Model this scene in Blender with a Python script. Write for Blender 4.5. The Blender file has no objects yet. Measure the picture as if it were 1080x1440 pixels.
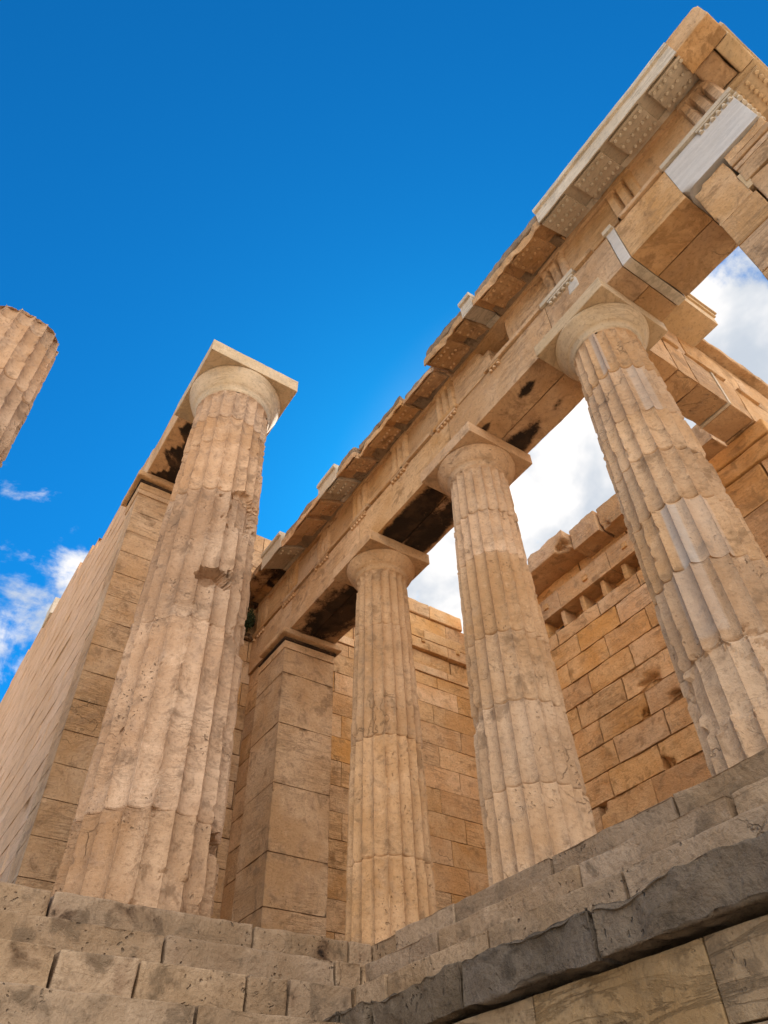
import bpy, math, random
from mathutils import Vector, Matrix, noise
R = math.radians
sc = bpy.context.scene
col = sc.collection

# ------------------------------------------------------------------ camera
camd = bpy.data.cameras.new('camera'); cam = bpy.data.objects.new('camera', camd); col.objects.link(cam)
camd.sensor_fit = 'VERTICAL'; camd.sensor_height = 24.0; camd.lens = 24.0 * 1031.0 / 1440.0
camd.clip_start = 0.05; camd.clip_end = 3000
yaw, pit, rol = R(34.799), R(45.764), R(-2.104)
hd = Vector((math.cos(yaw), -math.sin(yaw), 0)); zz = Vector((0, 0, 1)); rt = Vector((-math.sin(yaw), -math.cos(yaw), 0))
F = math.cos(pit) * hd + math.sin(pit) * zz; U = -math.sin(pit) * hd + math.cos(pit) * zz
R2 = math.cos(rol) * rt + math.sin(rol) * U; U2 = -math.sin(rol) * rt + math.cos(rol) * U
m = Matrix((R2, U2, -F)).transposed().to_4x4(); m.translation = Vector((-7.807, 5.096, -2.260))
cam.matrix_world = m
sc.camera = cam

# ------------------------------------------------------------------ sun, sky, exposure
SUN_AZ, SUN_EL = -44.0, 42.0          # direction angle from +X (negative: to the south), elevation
sd = Vector((math.cos(R(SUN_AZ)) * math.cos(R(SUN_EL)), math.sin(R(SUN_AZ)) * math.cos(R(SUN_EL)), math.sin(R(SUN_EL))))
sl = bpy.data.lights.new('sun', 'SUN'); sl.energy = 4.5; sl.angle = R(0.5); sl.color = (1, .93, .82)
so = bpy.data.objects.new('sun', sl); col.objects.link(so); so.rotation_euler = sd.to_track_quat('Z', 'Y').to_euler()
vs = sc.view_settings; vs.view_transform = 'Standard'; vs.look = 'None'; vs.gamma = 1; vs.exposure = 1.30

w = bpy.data.worlds.new('World'); sc.world = w; w.use_nodes = True
nt = w.node_tree; nt.nodes.clear()
def N(t, typ, **kw):
    n = t.nodes.new(typ)
    for k, v in kw.items(): setattr(n, k, v)
    return n
def mathn(t, op, a, b=None, clamp=False):
    n = N(t, 'ShaderNodeMath', operation=op, use_clamp=clamp)
    for i, x in enumerate((a, b)):
        if x is None: continue
        if isinstance(x, (int, float)): n.inputs[i].default_value = x
        else: t.links.new(x, n.inputs[i])
    return n.outputs[0]
def mixc(t, f, a, b, bt='MIX'):
    n = N(t, 'ShaderNodeMix', data_type='RGBA', blend_type=bt)
    for s, x in ((n.inputs[0], f), (n.inputs[6], a), (n.inputs[7], b)):
        if isinstance(x, (int, float)): s.default_value = x
        elif isinstance(x, tuple): s.default_value = (*x, 1)
        else: t.links.new(x, s)
    return n.outputs[2]
def ramp(t, f, *st):
    n = N(t, 'ShaderNodeMapRange', interpolation_type='SMOOTHSTEP')
    t.links.new(f, n.inputs[0]); n.inputs[1].default_value, n.inputs[2].default_value = st[0], st[1]
    n.inputs[3].default_value, n.inputs[4].default_value = (st[2], st[3]) if len(st) > 2 else (0, 1)
    return n.outputs[0]
def noi(t, v, s, d=4, rough=.55, dist=0.0):
    n = N(t, 'ShaderNodeTexNoise'); n.inputs['Scale'].default_value = s; n.inputs['Detail'].default_value = d
    n.inputs['Roughness'].default_value = rough; n.inputs['Distortion'].default_value = dist
    t.links.new(v, n.inputs['Vector']); return n.outputs['Fac']

sky = N(nt, 'ShaderNodeTexSky', sky_type='NISHITA', sun_disc=False)
sky.sun_elevation = R(SUN_EL); sky.sun_rotation = R(90 - SUN_AZ); sky.air_density = 1.0; sky.dust_density = .3; sky.ozone_density = 2.0
tc = N(nt, 'ShaderNodeTexCoord'); D = tc.outputs['Generated']
def dirdot(v):
    n = N(nt, 'ShaderNodeVectorMath', operation='DOT_PRODUCT'); nt.links.new(D, n.inputs[0]); n.inputs[1].default_value = v; return n.outputs['Value']
def pixdir(u, v):
    d = ((u - 540) * R2 - (v - 720) * U2 + 1031 * F); return d.normalized()
sep = N(nt, 'ShaderNodeSeparateXYZ'); nt.links.new(D, sep.inputs[0])
den = mathn(nt, 'ADD', mathn(nt, 'MAXIMUM', sep.outputs[2], 0.0), .22)
cmb = N(nt, 'ShaderNodeCombineXYZ'); nt.links.new(mathn(nt, 'DIVIDE', sep.outputs[0], den), cmb.inputs[0]); nt.links.new(mathn(nt, 'DIVIDE', sep.outputs[1], den), cmb.inputs[1])
cn = noi(nt, cmb.outputs[0], 3.2, 9, .6, .35)
cn2 = noi(nt, cmb.outputs[0], 9.0, 6, .6, .2)
cover_a = ramp(nt, dirdot(pixdir(860, 800)), .918, .985)           # the bank of cloud round the sun (SE)
cover_b = ramp(nt, dirdot(pixdir(1120, 500)), .965, .995)
cover_w = ramp(nt, dirdot(pixdir(-10, 830)), .980, .998)            # wisps low on the left
cover_fill = ramp(nt, dirdot(Vector((-0.92, 0.20, 0.34)).normalized()), .1, .65)     # unseen bright cloud added behind the camera to light the shaded faces
cov = mathn(nt, 'ADD', mathn(nt, 'MULTIPLY', cover_a, .46), mathn(nt, 'MULTIPLY', cover_b, .28))
cov = mathn(nt, 'MAXIMUM', cov, mathn(nt, 'MULTIPLY', cover_w, .225))
cov = mathn(nt, 'MAXIMUM', cov, mathn(nt, 'MULTIPLY', ramp(nt, dirdot(pixdir(35, 645)), .9955, .9995), .26))
cov = mathn(nt, 'MAXIMUM', cov, mathn(nt, 'MULTIPLY', cover_fill, .52))
cf = ramp(nt, mathn(nt, 'ADD', mathn(nt, 'ADD', cn, cov), mathn(nt, 'MULTIPLY', mathn(nt, 'SUBTRACT', cn2, .5), .30)), .765, .87)
haze_veil = mathn(nt, 'MULTIPLY', cover_a, .25)
cf = mathn(nt, 'MAXIMUM', cf, haze_veil)
glow = ramp(nt, dirdot(sd), .70, 1.0)
shade = ramp(nt, noi(nt, cmb.outputs[0], 4.5, 5, .55, .3), .35, .7)
cloudc = mixc(nt, shade, (.50, .55, .62), (1.05, 1.0, .95))
cb = N(nt, 'ShaderNodeVectorMath', operation='SCALE'); nt.links.new(cloudc, cb.inputs[0])
nt.links.new(mathn(nt, 'ADD', .50, mathn(nt, 'MULTIPLY', cover_fill, .75)), cb.inputs[3])
skm = N(nt, 'ShaderNodeVectorMath', operation='MULTIPLY'); nt.links.new(sky.outputs[0], skm.inputs[0]); SKY = .066; skm.inputs[1].default_value = (SKY * .03, SKY * .63, SKY * 1.08)
bg = N(nt, 'ShaderNodeBackground'); bg.inputs[1].default_value = 1.0
nt.links.new(mixc(nt, cf, skm.outputs[0], cb.outputs[0]), bg.inputs[0])
ow = N(nt, 'ShaderNodeOutputWorld'); nt.links.new(bg.outputs[0], ow.inputs[0])

# ------------------------------------------------------------------ materials
def stone(name, lo, hi, stain=(.13, .085, .05), streak=.5, pits=.5, cracks=.6, tint=(.33, .27, .22), stretch=(.8, .8, 8.0), bump=1.0, fresh=(.60, .60, .61), rot=.12, scale=1.0, mottle=1.0):
    M = bpy.data.materials.new(name); M.use_nodes = True; t = M.node_tree; t.nodes.clear(); L = t.links.new
    geo = N(t, 'ShaderNodeNewGeometry')
    def attr(a): n = N(t, 'ShaderNodeAttribute', attribute_name=a); return n.outputs['Fac']
    tone, soot_shade, fr = attr('tone'), attr('soot_shade'), attr('fresh')
    off = N(t, 'ShaderNodeVectorMath', operation='SCALE'); off.inputs[0].default_value = (31, 17, 23); L(tone, off.inputs[3])
    pp = N(t, 'ShaderNodeVectorMath', operation='ADD'); L(geo.outputs['Position'], pp.inputs[0]); L(off.outputs[0], pp.inputs[1]); P = pp.outputs[0]
    n1 = noi(t, P, .9 * scale, 5, .6, .4); n2 = noi(t, P, 4.2 * scale, 8, .62, .5); n3 = noi(t, P, 24, 6, .7)
    mp = N(t, 'ShaderNodeMapping'); mp.inputs['Scale'].default_value = stretch; mp.inputs['Rotation'].default_value = (rot, rot * .7, 0); L(P, mp.inputs[0])
    s1 = noi(t, mp.outputs[0], 1.5, 8, .62, .9)
    s2 = noi(t, mp.outputs[0], 5.5, 6, .6, .6)
    c = mixc(t, ramp(t, n1, .33, .68), lo, hi)
    c = mixc(t, mathn(t, 'MULTIPLY', ramp(t, n2, .48, .72), .55 * mottle), c, tint)
    vein = mathn(t, 'SUBTRACT', 1.0, ramp(t, mathn(t, 'ABSOLUTE', mathn(t, 'SUBTRACT', s1, .5)), .0, .045))
    vmask = ramp(t, noi(t, P, 1.3, 3), .42, .62)
    vein = mathn(t, 'MULTIPLY', vein, vmask)
    c = mixc(t, mathn(t, 'MULTIPLY', vein, streak * .8), c, tuple(x * .5 for x in lo))
    c = mixc(t, mathn(t, 'MULTIPLY', ramp(t, s2, .5, .75), streak * .4), c, tuple(x * .62 for x in lo))
    hl = mathn(t, 'MULTIPLY', ramp(t, noi(t, P, 6.5, 7, .7), .55, .75), .40 * mottle)
    c = mixc(t, hl, c, tuple(min(1, x * 1.35 + .03) for x in hi))
    # dirt blotches with ragged rims
    bl = ramp(t, mathn(t, 'ADD', mathn(t, 'MULTIPLY', n2, .55), mathn(t, 'MULTIPLY', noi(t, P, 1.7, 7, .7), .5)), .565, .64)
    c = mixc(t, mathn(t, 'MULTIPLY', bl, .6 * mottle), c, tuple(.4 * a + .6 * b for a, b in zip(lo, stain)))
    # freckle of fine dark grain
    c = mixc(t, mathn(t, 'MULTIPLY', ramp(t, n3, .5, .68), .5), c, tuple(x * .55 for x in lo))
    # cracks
    wv = N(t, 'ShaderNodeTexNoise'); wv.inputs['Scale'].default_value = 2.6; wv.inputs['Detail'].default_value = 5; L(P, wv.inputs['Vector'])
    wa = N(t, 'ShaderNodeVectorMath', operation='SCALE'); L(wv.outputs['Color'], wa.inputs[0]); wa.inputs[3].default_value = .55
    wp = N(t, 'ShaderNodeVectorMath', operation='ADD'); L(P, wp.inputs[0]); L(wa.outputs[0], wp.inputs[1])
    vo = N(t, 'ShaderNodeTexVoronoi', feature='DISTANCE_TO_EDGE'); vo.inputs['Scale'].default_value = 1.5; L(wp.outputs[0], vo.inputs['Vector'])
    ck = mathn(t, 'SUBTRACT', 1.0, ramp(t, vo.outputs['Distance'], .002, .012))
    ck = mathn(t, 'MULTIPLY', ck, ramp(t, noi(t, P, .8, 3), .60, .66))
    ck = mathn(t, 'MULTIPLY', ck, cracks)
    c = mixc(t, ck, c, tuple(x * .6 for x in stain))
    # pits
    pv = N(t, 'ShaderNodeTexVoronoi', feature='F1'); pv.inputs['Scale'].default_value = 17; L(wp.outputs[0], pv.inputs['Vector'])
    pit_ = mathn(t, 'MULTIPLY', mathn(t, 'SUBTRACT', 1.0, ramp(t, pv.outputs['Distance'], .10, .26)), ramp(t, noi(t, P, 1.9, 4), .50, .66))
    pit_ = mathn(t, 'MULTIPLY', pit_, pits)
    c = mixc(t, mathn(t, 'MULTIPLY', pit_, .6), c, stain)
    # block to block difference
    tn = mathn(t, 'FRACT', mathn(t, 'MULTIPLY', tone, 7.31))
    hs = N(t, 'ShaderNodeHueSaturation'); L(c, hs.inputs['Color'])
    L(mathn(t, 'ADD', .90, mathn(t, 'MULTIPLY', tn, .20)), hs.inputs['Value'])
    L(mathn(t, 'ADD', 1.01, mathn(t, 'MULTIPLY', mathn(t, 'FRACT', mathn(t, 'MULTIPLY', tone, 3.77)), .16)), hs.inputs['Saturation'])
    c = hs.outputs[0]
    # replaced new marble
    fc = mixc(t, mathn(t, 'MULTIPLY', ramp(t, s1, .42, .62), .75), fresh, tuple(x * .78 for x in fresh))
    c = mixc(t, fr, c, fc)
    # sooty crust, plus shade painted into gaps and sockets
    sm = ramp(t, mathn(t, 'ADD', soot_shade, mathn(t, 'ADD', mathn(t, 'MULTIPLY', mathn(t, 'SUBTRACT', n2, .5), 1.1), mathn(t, 'MULTIPLY', mathn(t, 'SUBTRACT', n3, .5), .5))), .40, .68)
    sm = mathn(t, 'MULTIPLY', sm, ramp(t, soot_shade, .02, .12))
    hal = ramp(t, mathn(t, 'ADD', soot_shade, mathn(t, 'MULTIPLY', mathn(t, 'SUBTRACT', n2, .5), .8)), .25, .60)
    c = mixc(t, mathn(t, 'MULTIPLY', mathn(t, 'MULTIPLY', hal, ramp(t, soot_shade, .02, .12)), .7), c, (.14, .065, .028))
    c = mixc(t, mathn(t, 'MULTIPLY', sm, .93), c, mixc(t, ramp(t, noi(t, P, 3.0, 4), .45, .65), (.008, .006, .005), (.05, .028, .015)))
    # height
    h = mathn(t, 'ADD', mathn(t, 'MULTIPLY', n3, .45), mathn(t, 'MULTIPLY', n2, .9))
    h = mathn(t, 'ADD', h, mathn(t, 'MULTIPLY', s2, .25 * streak)); h = mathn(t, 'SUBTRACT', h, mathn(t, 'MULTIPLY', vein, .25 * streak))
    h = mathn(t, 'SUBTRACT', h, mathn(t, 'MULTIPLY', ck, 1.0)); h = mathn(t, 'SUBTRACT', h, mathn(t, 'MULTIPLY', pit_, .9))
    bp = N(t, 'ShaderNodeBump'); bp.inputs['Strength'].default_value = 1.0; L(h, bp.inputs['Height'])
    L(mathn(t, 'MULTIPLY', mathn(t, 'SUBTRACT', 1.0, mathn(t, 'MULTIPLY', fr, .85)), .040 * bump), bp.inputs['Distance'])
    b = N(t, 'ShaderNodeBsdfPrincipled'); L(c, b.inputs['Base Color']); b.inputs['Roughness'].default_value = .88
    b.inputs['Specular IOR Level'].default_value = .25; L(bp.outputs[0], b.inputs['Normal'])
    o = N(t, 'ShaderNodeOutputMaterial'); L(b.outputs[0], o.inputs[0]); return M

M_col = stone('weathered_marble', (.45, .275, .160), (.61, .42, .28), tint=(.36, .25, .18), streak=.35, pits=.9, cracks=.4, stretch=(1.5, 1.5, 5), fresh=(.50, .46, .42))
M_wing = stone('warm_marble', (.50, .30, .155), (.64, .435, .27), tint=(.38, .245, .155), streak=.45, pits=.4, cracks=.3, fresh=(.50, .46, .42))
M_wcol = stone('column_marble', (.48, .30, .17), (.62, .43, .28), tint=(.40, .285, .195), streak=.3, pits=.6, cracks=.35, stretch=(1.6, 1.6, 2.6), fresh=(.50, .46, .42), bump=.75)
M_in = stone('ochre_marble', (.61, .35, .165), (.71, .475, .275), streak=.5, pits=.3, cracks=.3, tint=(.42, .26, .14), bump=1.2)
M_wall = stone('streaked_marble', (.64, .39, .215), (.72, .46, .28), streak=.35, pits=.08, cracks=.05, stretch=(.35, .6, 2.6), rot=.1, mottle=.3, bump=.6, scale=.6)
M_white = stone('new_marble', (.52, .43, .32), (.62, .53, .42), stain=(.3, .27, .22), tint=(.48, .41, .33), streak=.7, pits=.1, cracks=.1, bump=.25)
M_pale = stone('pale_new_marble', (.52, .38, .235), (.61, .46, .31), stain=(.3, .24, .18), tint=(.46, .37, .27), streak=.5, pits=.15, cracks=.1, bump=.35)
M_step = stone('worn_step_marble', (.32, .215, .13), (.47, .34, .23), stain=(.05, .04, .03), tint=(.17, .125, .085), streak=.25, pits=1.0, cracks=.3, bump=1.2, stretch=(1, 1, 3.5))
M_crown = stone('dark_weathered_crown', (.26, .18, .115), (.38, .28, .19), stain=(.05, .04, .03), tint=(.16, .12, .085), streak=.3, pits=.8, cracks=.5, bump=1.6)
M_grey = stone('dark_grey_limestone', (.17, .127, .085), (.26, .20, .145), stain=(.04, .033, .026), tint=(.14, .105, .074), streak=.2, pits=.6, cracks=.3, stretch=(1, 1, 3), bump=2.4)
M_base = stone('foundation_limestone', (.32, .21, .115), (.45, .32, .195), stain=(.07, .05, .035), tint=(.28, .205, .13), streak=.6, pits=.4, cracks=.2, stretch=(.7, .7, 4))
M_ground = stone('trodden_ground', (.46, .36, .25), (.56, .45, .33), streak=.1, pits=.5, cracks=.1, stretch=(1, 1, 1))
def plain(name, c, rough=.8):
    M = bpy.data.materials.new(name); M.use_nodes = True; t = M.node_tree; b = t.nodes['Principled BSDF']
    g = N(t, 'ShaderNodeNewGeometry'); n = noi(t, g.outputs['Position'], 14, 3)
    t.links.new(mixc(t, n, tuple(x * .5 for x in c), tuple(x * 1.5 for x in c)), b.inputs['Base Color']); b.inputs['Roughness'].default_value = rough; return M
M_leaf = plain('dark_leaves', (.035, .055, .018))

# ------------------------------------------------------------------ mesh helpers
def fr3(p, s, o=3): return noise.fractal(Vector(p) * s, 1.0, 2.0, o)
class MB:
    def __init__(s): s.v = []; s.f = []; s.t = []; s.so = []; s.fr = []; s.sm = []
    def add(s, vs, fs, tone=0., soot_shade=None, fresh=None, smooth=True):
        b = len(s.v); s.v += vs; s.f += [tuple(i + b for i in f) for f in fs]; n = len(vs)
        s.t += [tone] * n if isinstance(tone, (int, float)) else tone
        s.so += soot_shade if soot_shade else [0.] * n
        s.fr += (fresh if isinstance(fresh, list) else [fresh or 0.] * n)
        s.sm += [smooth] * len(fs)
    def build(s, name, mat, parent=None, label=None):
        me = bpy.data.meshes.new(name)
        if parent is not None:
            l = parent.location if parent.parent is None else parent.parent.location
            if parent.type == 'MESH' and parent.parent is None: l = parent.location
            ox, oy, oz = l
        else: ox = oy = oz = 0
        me.from_pydata([(x - ox, y - oy, z - oz) for x, y, z in s.v], [], s.f)
        for an, d in (('tone', s.t), ('soot_shade', s.so), ('fresh', s.fr)):
            a = me.attributes.new(an, 'FLOAT', 'POINT'); a.data.foreach_set('value', d)
        me.polygons.foreach_set('use_smooth', s.sm)
        me.materials.append(mat); me.update()
        o = bpy.data.objects.new(name, me); col.objects.link(o)
        if parent is not None: o.parent = parent
        if label: o['label'] = label
        return o
def thing(name, label, cat, loc, group=None):
    o = bpy.data.objects.new(name, None); col.objects.link(o); o.location = loc; o.empty_display_size = .3
    o['label'] = label; o['category'] = cat; o['kind'] = 'thing'
    if group: o['group'] = group
    return o
rnd = random.Random(7)

def axis_pts(a, b, r, st):
    L = b - a
    if L < 4 * r: r = L / 4.5
    n = max(1, int(round((L - 2 * r) / st)))
    return [a, a + r * .45] + [a + r + (L - 2 * r) * i / n for i in range(n + 1)] + [b - r * .45, b]
def block(mb, lo, hi, r=.014, st=.12, amp=.006, chip=.02, tone=None, seed=None, fresh=0., soot_shade=None, bite=(), faces='xXyYzZ', top=None, sc_=3.0):
    """weathered block: edges rounded by an uneven radius, faces uneven, optional bites (centre, radius)"""
    tone = rnd.random() if tone is None else tone; seed = rnd.random() * 50 if seed is None else seed
    so = Vector((seed, seed * 1.7, -seed))
    A = [axis_pts(lo[i], hi[i], r + chip, st) for i in range(3)]
    dims = [len(a) for a in A]; idx = {}; vs = []
    def vid(i, j, k):
        q = (i, j, k)
        if q in idx: return idx[q]
        p = Vector((A[0][i], A[1][j], A[2][k]))
        n1 = noise.noise(p * sc_ + so); n2 = noise.noise(p * (sc_ * 3.1) + so)
        rr = r + chip * max(0., .25 + n1 * 1.1 + n2 * .5)
        m = min(hi[a] - lo[a] for a in range(3)) * .45
        rr = max(.001, min(rr, m))
        c = Vector([min(max(p[a], lo[a] + rr), hi[a] - rr) for a in range(3)])
        d = p - c
        if d.length > 1e-9:
            nz = sum(1 for a in range(3) if abs(d[a]) > 1e-7)
            if nz > 1: p = c + d.normalized() * max(abs(d[a]) for a in range(3)) if False else c + d.normalized() * rr
            dn = d.normalized()
        else: dn = Vector((0, 0, 0))
        if top and k > dims[2] // 2:
            pass
        am = amp * (noise.noise(p * 2.3 + so) + .6 * noise.noise(p * 8 + so))
        p = p + dn * (am - amp * .8)
        if top: p.z = lo[2] + (p.z - lo[2]) * (top(p.x, p.y) - lo[2]) / (hi[2] - lo[2])
        for (bc, br) in bite:
            w_ = Vector(bc) - p; l = w_.length; b2 = br * (1 + .35 * noise.noise(p * 7 + so))
            if l < b2:
                dr = Vector([((lo[a] + hi[a]) / 2 - p[a]) / (hi[a] - lo[a]) for a in range(3)]).normalized()
                p = p + dr * (b2 * .75) * ss(b2 - l, 0, b2 * .45)
        idx[q] = len(vs); vs.append(tuple(p)); return idx[q]
    fs = []
    for a, ch in ((0, 'x'), (1, 'y'), (2, 'z')):
        b, c = (a + 1) % 3, (a + 2) % 3
        for side in (0, 1):
            if (ch if side == 0 else ch.upper()) not in faces: continue
            ii = 0 if side == 0 else dims[a] - 1
            for u in range(dims[b] - 1):
                for v in range(dims[c] - 1):
                    q = []
                    for (du, dv) in ((0, 0), (1, 0), (1, 1), (0, 1)):
                        k = [0, 0, 0]; k[a] = ii; k[b] = u + du; k[c] = v + dv; q.append(vid(*k))
                    fs.append(tuple(q) if side else tuple(reversed(q)))
    mb.add(vs, fs, tone, [soot_shade(*v) for v in vs] if soot_shade else None, fresh if isinstance(fresh, (int, float)) else [fresh(*v) for v in vs])

def lathe(mb, cx, cy, prof, n=72, tone=.3, amp=.004, seed=0, fresh=0., bites=(), capt=True):
    vs = []; so = Vector((seed, 3, seed))
    for (r, z) in prof:
        for i in range(n):
            a = 2 * math.pi * i / n; p = Vector((cx + r * math.cos(a), cy + r * math.sin(a), z))
            k = amp * (fr3(p + so, 4, 2)) - amp * .5
            for (bc, br, dp) in bites:
                l = (p - Vector(bc)).length
                if l < br: k -= dp * (1 - (l / br) ** 2) * (1 + .5 * noise.noise(p * 9))
            vs.append((cx + (r + k) * math.cos(a), cy + (r + k) * math.sin(a), z))
    fs = [(j * n + i, j * n + (i + 1) % n, (j + 1) * n + (i + 1) % n, (j + 1) * n + i) for j in range(len(prof) - 1) for i in range(n)]
    if capt: fs.append(tuple(range((len(prof) - 1) * n, len(prof) * n)))
    mb.add(vs, fs, tone, None, fresh)

# ------------------------------------------------------------------ columns
def ss(x, a, b):
    x = min(1., max(0., (x - a) / (b - a))); return x * x * (3 - 2 * x)
def column(name, label, cx, cy, r0, r1, Hs, joints, seed, mat=None, H=None, aw=None, er=None, zt=None, erosion=.02, dents=(), patch=None, group=None,
           capmat=None, capbite=(), broken=None, rings=.033, nf=20, sub=12, cap_erode=.004, wet=()):
    mat = mat or M_col; rg = random.Random(seed)
    t = thing(name, label, 'column', (cx, cy, 0), group)
    so = Vector((seed * 3.3, seed, seed * 2.1)); nn = nf * sub; FR = [0, .012, .05, .13, .24, .37, .5, .63, .76, .87, .95, .988]
    def base_r(z):
        f = z / Hs; return r0 + (r1 - r0) * f + .012 * math.sin(math.pi * f)
    zs_all = [0] + list(joints) + [Hs]
    for d in range(len(zs_all) - 1):
        z0, z1 = zs_all[d], zs_all[d + 1]
        if z1 - z0 < .05: continue
        mb = MB(); n = max(3, int((z1 - z0) / rings)); dx, dy, rot = rg.uniform(-.006, .006), rg.uniform(-.006, .006), rg.uniform(-.012, .012)
        if d == 0: dx = dy = rot = 0
        tone = rg.random()
        zl = [z0, z0 + .006, z0 + .015] + [z0 + .03 + (z1 - z0 - .06) * i / n for i in range(n + 1)] + [z1 - .015, z1 - .006, z1]
        vs = []; fresh = []
        for z in zl:
            R0 = base_r(z); ed = min(z - z0, z1 - z); wf = 2 * math.pi * R0 / nf
            for i in range(nn):
                f = FR[i % sub]; a = 2 * math.pi * (i // sub + f) / nf + rot
                u = 2 * f - 1 if f > 0 else 1.0
                fl = wf * .34 * max(0., 1 - u * u) ** .72
                ca, sa = math.cos(a), math.sin(a)
                p = Vector((cx + R0 * ca, cy + R0 * sa, z)) + so
                nA = noise.fractal(p * 2.1, 1.0, 2.0, 3); nB = noise.noise(p * 7.0); nC = noise.fractal(p * 19.0, .8, 2.0, 3)
                if z > Hs - .10 * (Hs / 5.4):      # flutes end under the necking
                    q = (Hs - z) / (.10 * Hs / 5.4); fl *= max(0, 1 - (1 - q) ** 3)
                r = R0 - fl
                nD = noise.fractal(p * 5.2 + Vector((7, 1, 3)), .9, 2.0, 3)
                er_ = R0 - .001 - erosion * (.45 * ss(nA, .10, .20) + 1.3 * ss(nD, .36, .46) + .5 * max(0., nC) * ss(nA, -.1, .1))
                if er_ < r: r = er_
                r += .0015 * nB + .0018 * nC
                # joint edge
                lim = .014 + .035 * max(0, noise.noise(p * 4.3 + Vector((9, 0, 0))))
                if ed < lim and 0 < d + (z - z0 > .1) < len(zs_all) - 1: r -= (1 - ed / lim) ** 1.5 * lim * .75
                for (dz, da, sz, sa_, dp) in dents:       # z, angle deg, half-height, half-width m, depth
                    dd = (math.degrees(a) - da + 180) % 360 - 180
                    q = ((z - dz) / sz) ** 2 + (R(dd) * R0 / sa_) ** 2; q *= 1 + .9 * nB + .4 * nC
                    if q < 1: r = min(r, R0 - fl * .3 - dp * min(1, (1 - q) * 4) + .012 * nB)
                pf = 0.
                if patch:
                    for (pz0, pz1, pa0, pa1, val) in patch:
                        aa = math.degrees(a) % 360
                        if pz0 <= z <= pz1 and pa0 <= aa <= pa1: pf = val
                if pf > 0: r = R0 - fl
                fresh.append(pf)
                zq = z
                if broken and z > broken[0]:
                    zq = min(z, broken[1](ca, sa) + .06 * nB + .03 * nC)
                vs.append((cx + dx + r * ca, cy + dy + r * sa, zq))
        m_ = len(zl)
        fs = [(j * nn + i, j * nn + (i + 1) % nn, (j + 1) * nn + (i + 1) % nn, (j + 1) * nn + i) for j in range(m_ - 1) for i in range(nn)]
        mb.add(vs, fs, tone, None, fresh, False)
        for j, zz_ in ((0, z0), (m_ - 1, z1)):
            cp = [vs[j * nn + i] for i in range(nn)]
            if broken and j and z1 > broken[0]:
                ct = (cx, cy, sum(p[2] for p in cp) / nn - .05); mid = [((p[0] - cx) * .5 + cx, (p[1] - cy) * .5 + cy, (p[2] + ct[2]) / 2 + .05 * noise.noise(Vector(p) * 5)) for p in cp]
                mb.add(cp + mid + [ct], [(i, (i + 1) % nn, nn + (i + 1) % nn, nn + i) for i in range(nn)] + [(nn + i, nn + (i + 1) % nn, 2 * nn) for i in range(nn)], tone)
            else:
                mb.add(cp, [tuple(range(nn)) if j else tuple(reversed(range(nn)))], tone)
        mb.build('drum', mat, t)
    if H:
        cm = capmat or mat; k = r1 / .41; tn = rg.random(); ze = H - aw[1]
        cap = MB(); hh = ze - Hs
        pr = [(r1 - .008, Hs), (r1 + .004 * k, Hs + .02 * k), (r1 + .010, Hs + .03 * k), (r1 + .004, Hs + .034 * k), (r1 + .018, Hs + .045 * k), (r1 + .012, Hs + .049 * k), (r1 + .027, Hs + .06 * k), (r1 + .022, Hs + .065 * k)]
        rr = er - r1 - .03
        for i in range(1, 12):
            s = i / 11; pr.append((r1 + .03 + rr * (s ** .72 if s < .8 else (.8 ** .72 + (1 - .8 ** .72) * math.sin((s - .8) / .2 * math.pi / 2))), Hs + .065 * k + (hh - .065 * k) * s * (1 if s < .8 else 1)))
        pr.append((er - .02, ze - .0)); pr.append((er - .10, ze + .001))
        lathe(cap, cx, cy, pr, 96, tn, cap_erode, seed, bites=capbite)
        co = cap.build('capital', cm, t)
        ab = MB(); block(ab, (cx - aw[0], cy - aw[0], ze + .002), (cx + aw[0], cy + aw[0], H), .008, .07, .004, .012 if cap_erode < .008 else .03, tone=tn, seed=seed)
        ab.build('abacus', cm, co)
    return t

G1 = 'columns of the side portico'
column('doric_column', 'slender fluted column beside the pilaster, farthest of the row under the long entablature', -.324, 0, .531, .405, 5.36, [.98, 2.50, 4.30], 1, M_wcol, H=5.85, aw=(.575, .21), er=.565, group=G1,
       erosion=.010, cap_erode=.006, dents=[(2.45, 150, .12, .3, .02), (5.2, 60, .1, .2, .03)])
column('doric_column', 'middle fluted column of the row under the long entablature, with worn lower drums', -2.834, 0, .531, .405, 5.36, [.8, 1.68, 2.55, 3.75, 4.5], 2, M_wcol, H=5.85, aw=(.575, .21), er=.565, group=G1,
       erosion=.012, cap_erode=.006, dents=[(1.68, 60, .10, .25, .04), (2.4, 200, .12, .25, .03)])
column('doric_column', 'nearest fluted column of the row, patched with smooth grey replacement marble', -5.344, 0, .531, .405, 5.36, [.90, 1.68, 2.40, 3.10, 3.74, 4.55], 3, M_wcol, H=5.85, aw=(.575, .21), er=.575, group=G1,
       erosion=.013, cap_erode=.002, capmat=M_pale, dents=[(.62, 85, .32, .42, .05), (2.9, 75, .6, .12, .025)],
       patch=[(1.0, 1.68, 81, 117, .25), (1.68, 2.38, 99, 117, .6), (1.68, 2.38, 117, 153, .25), (4.6, 5.36, 99, 112, .45), (3.74, 4.54, 135, 160, .3)])
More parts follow.
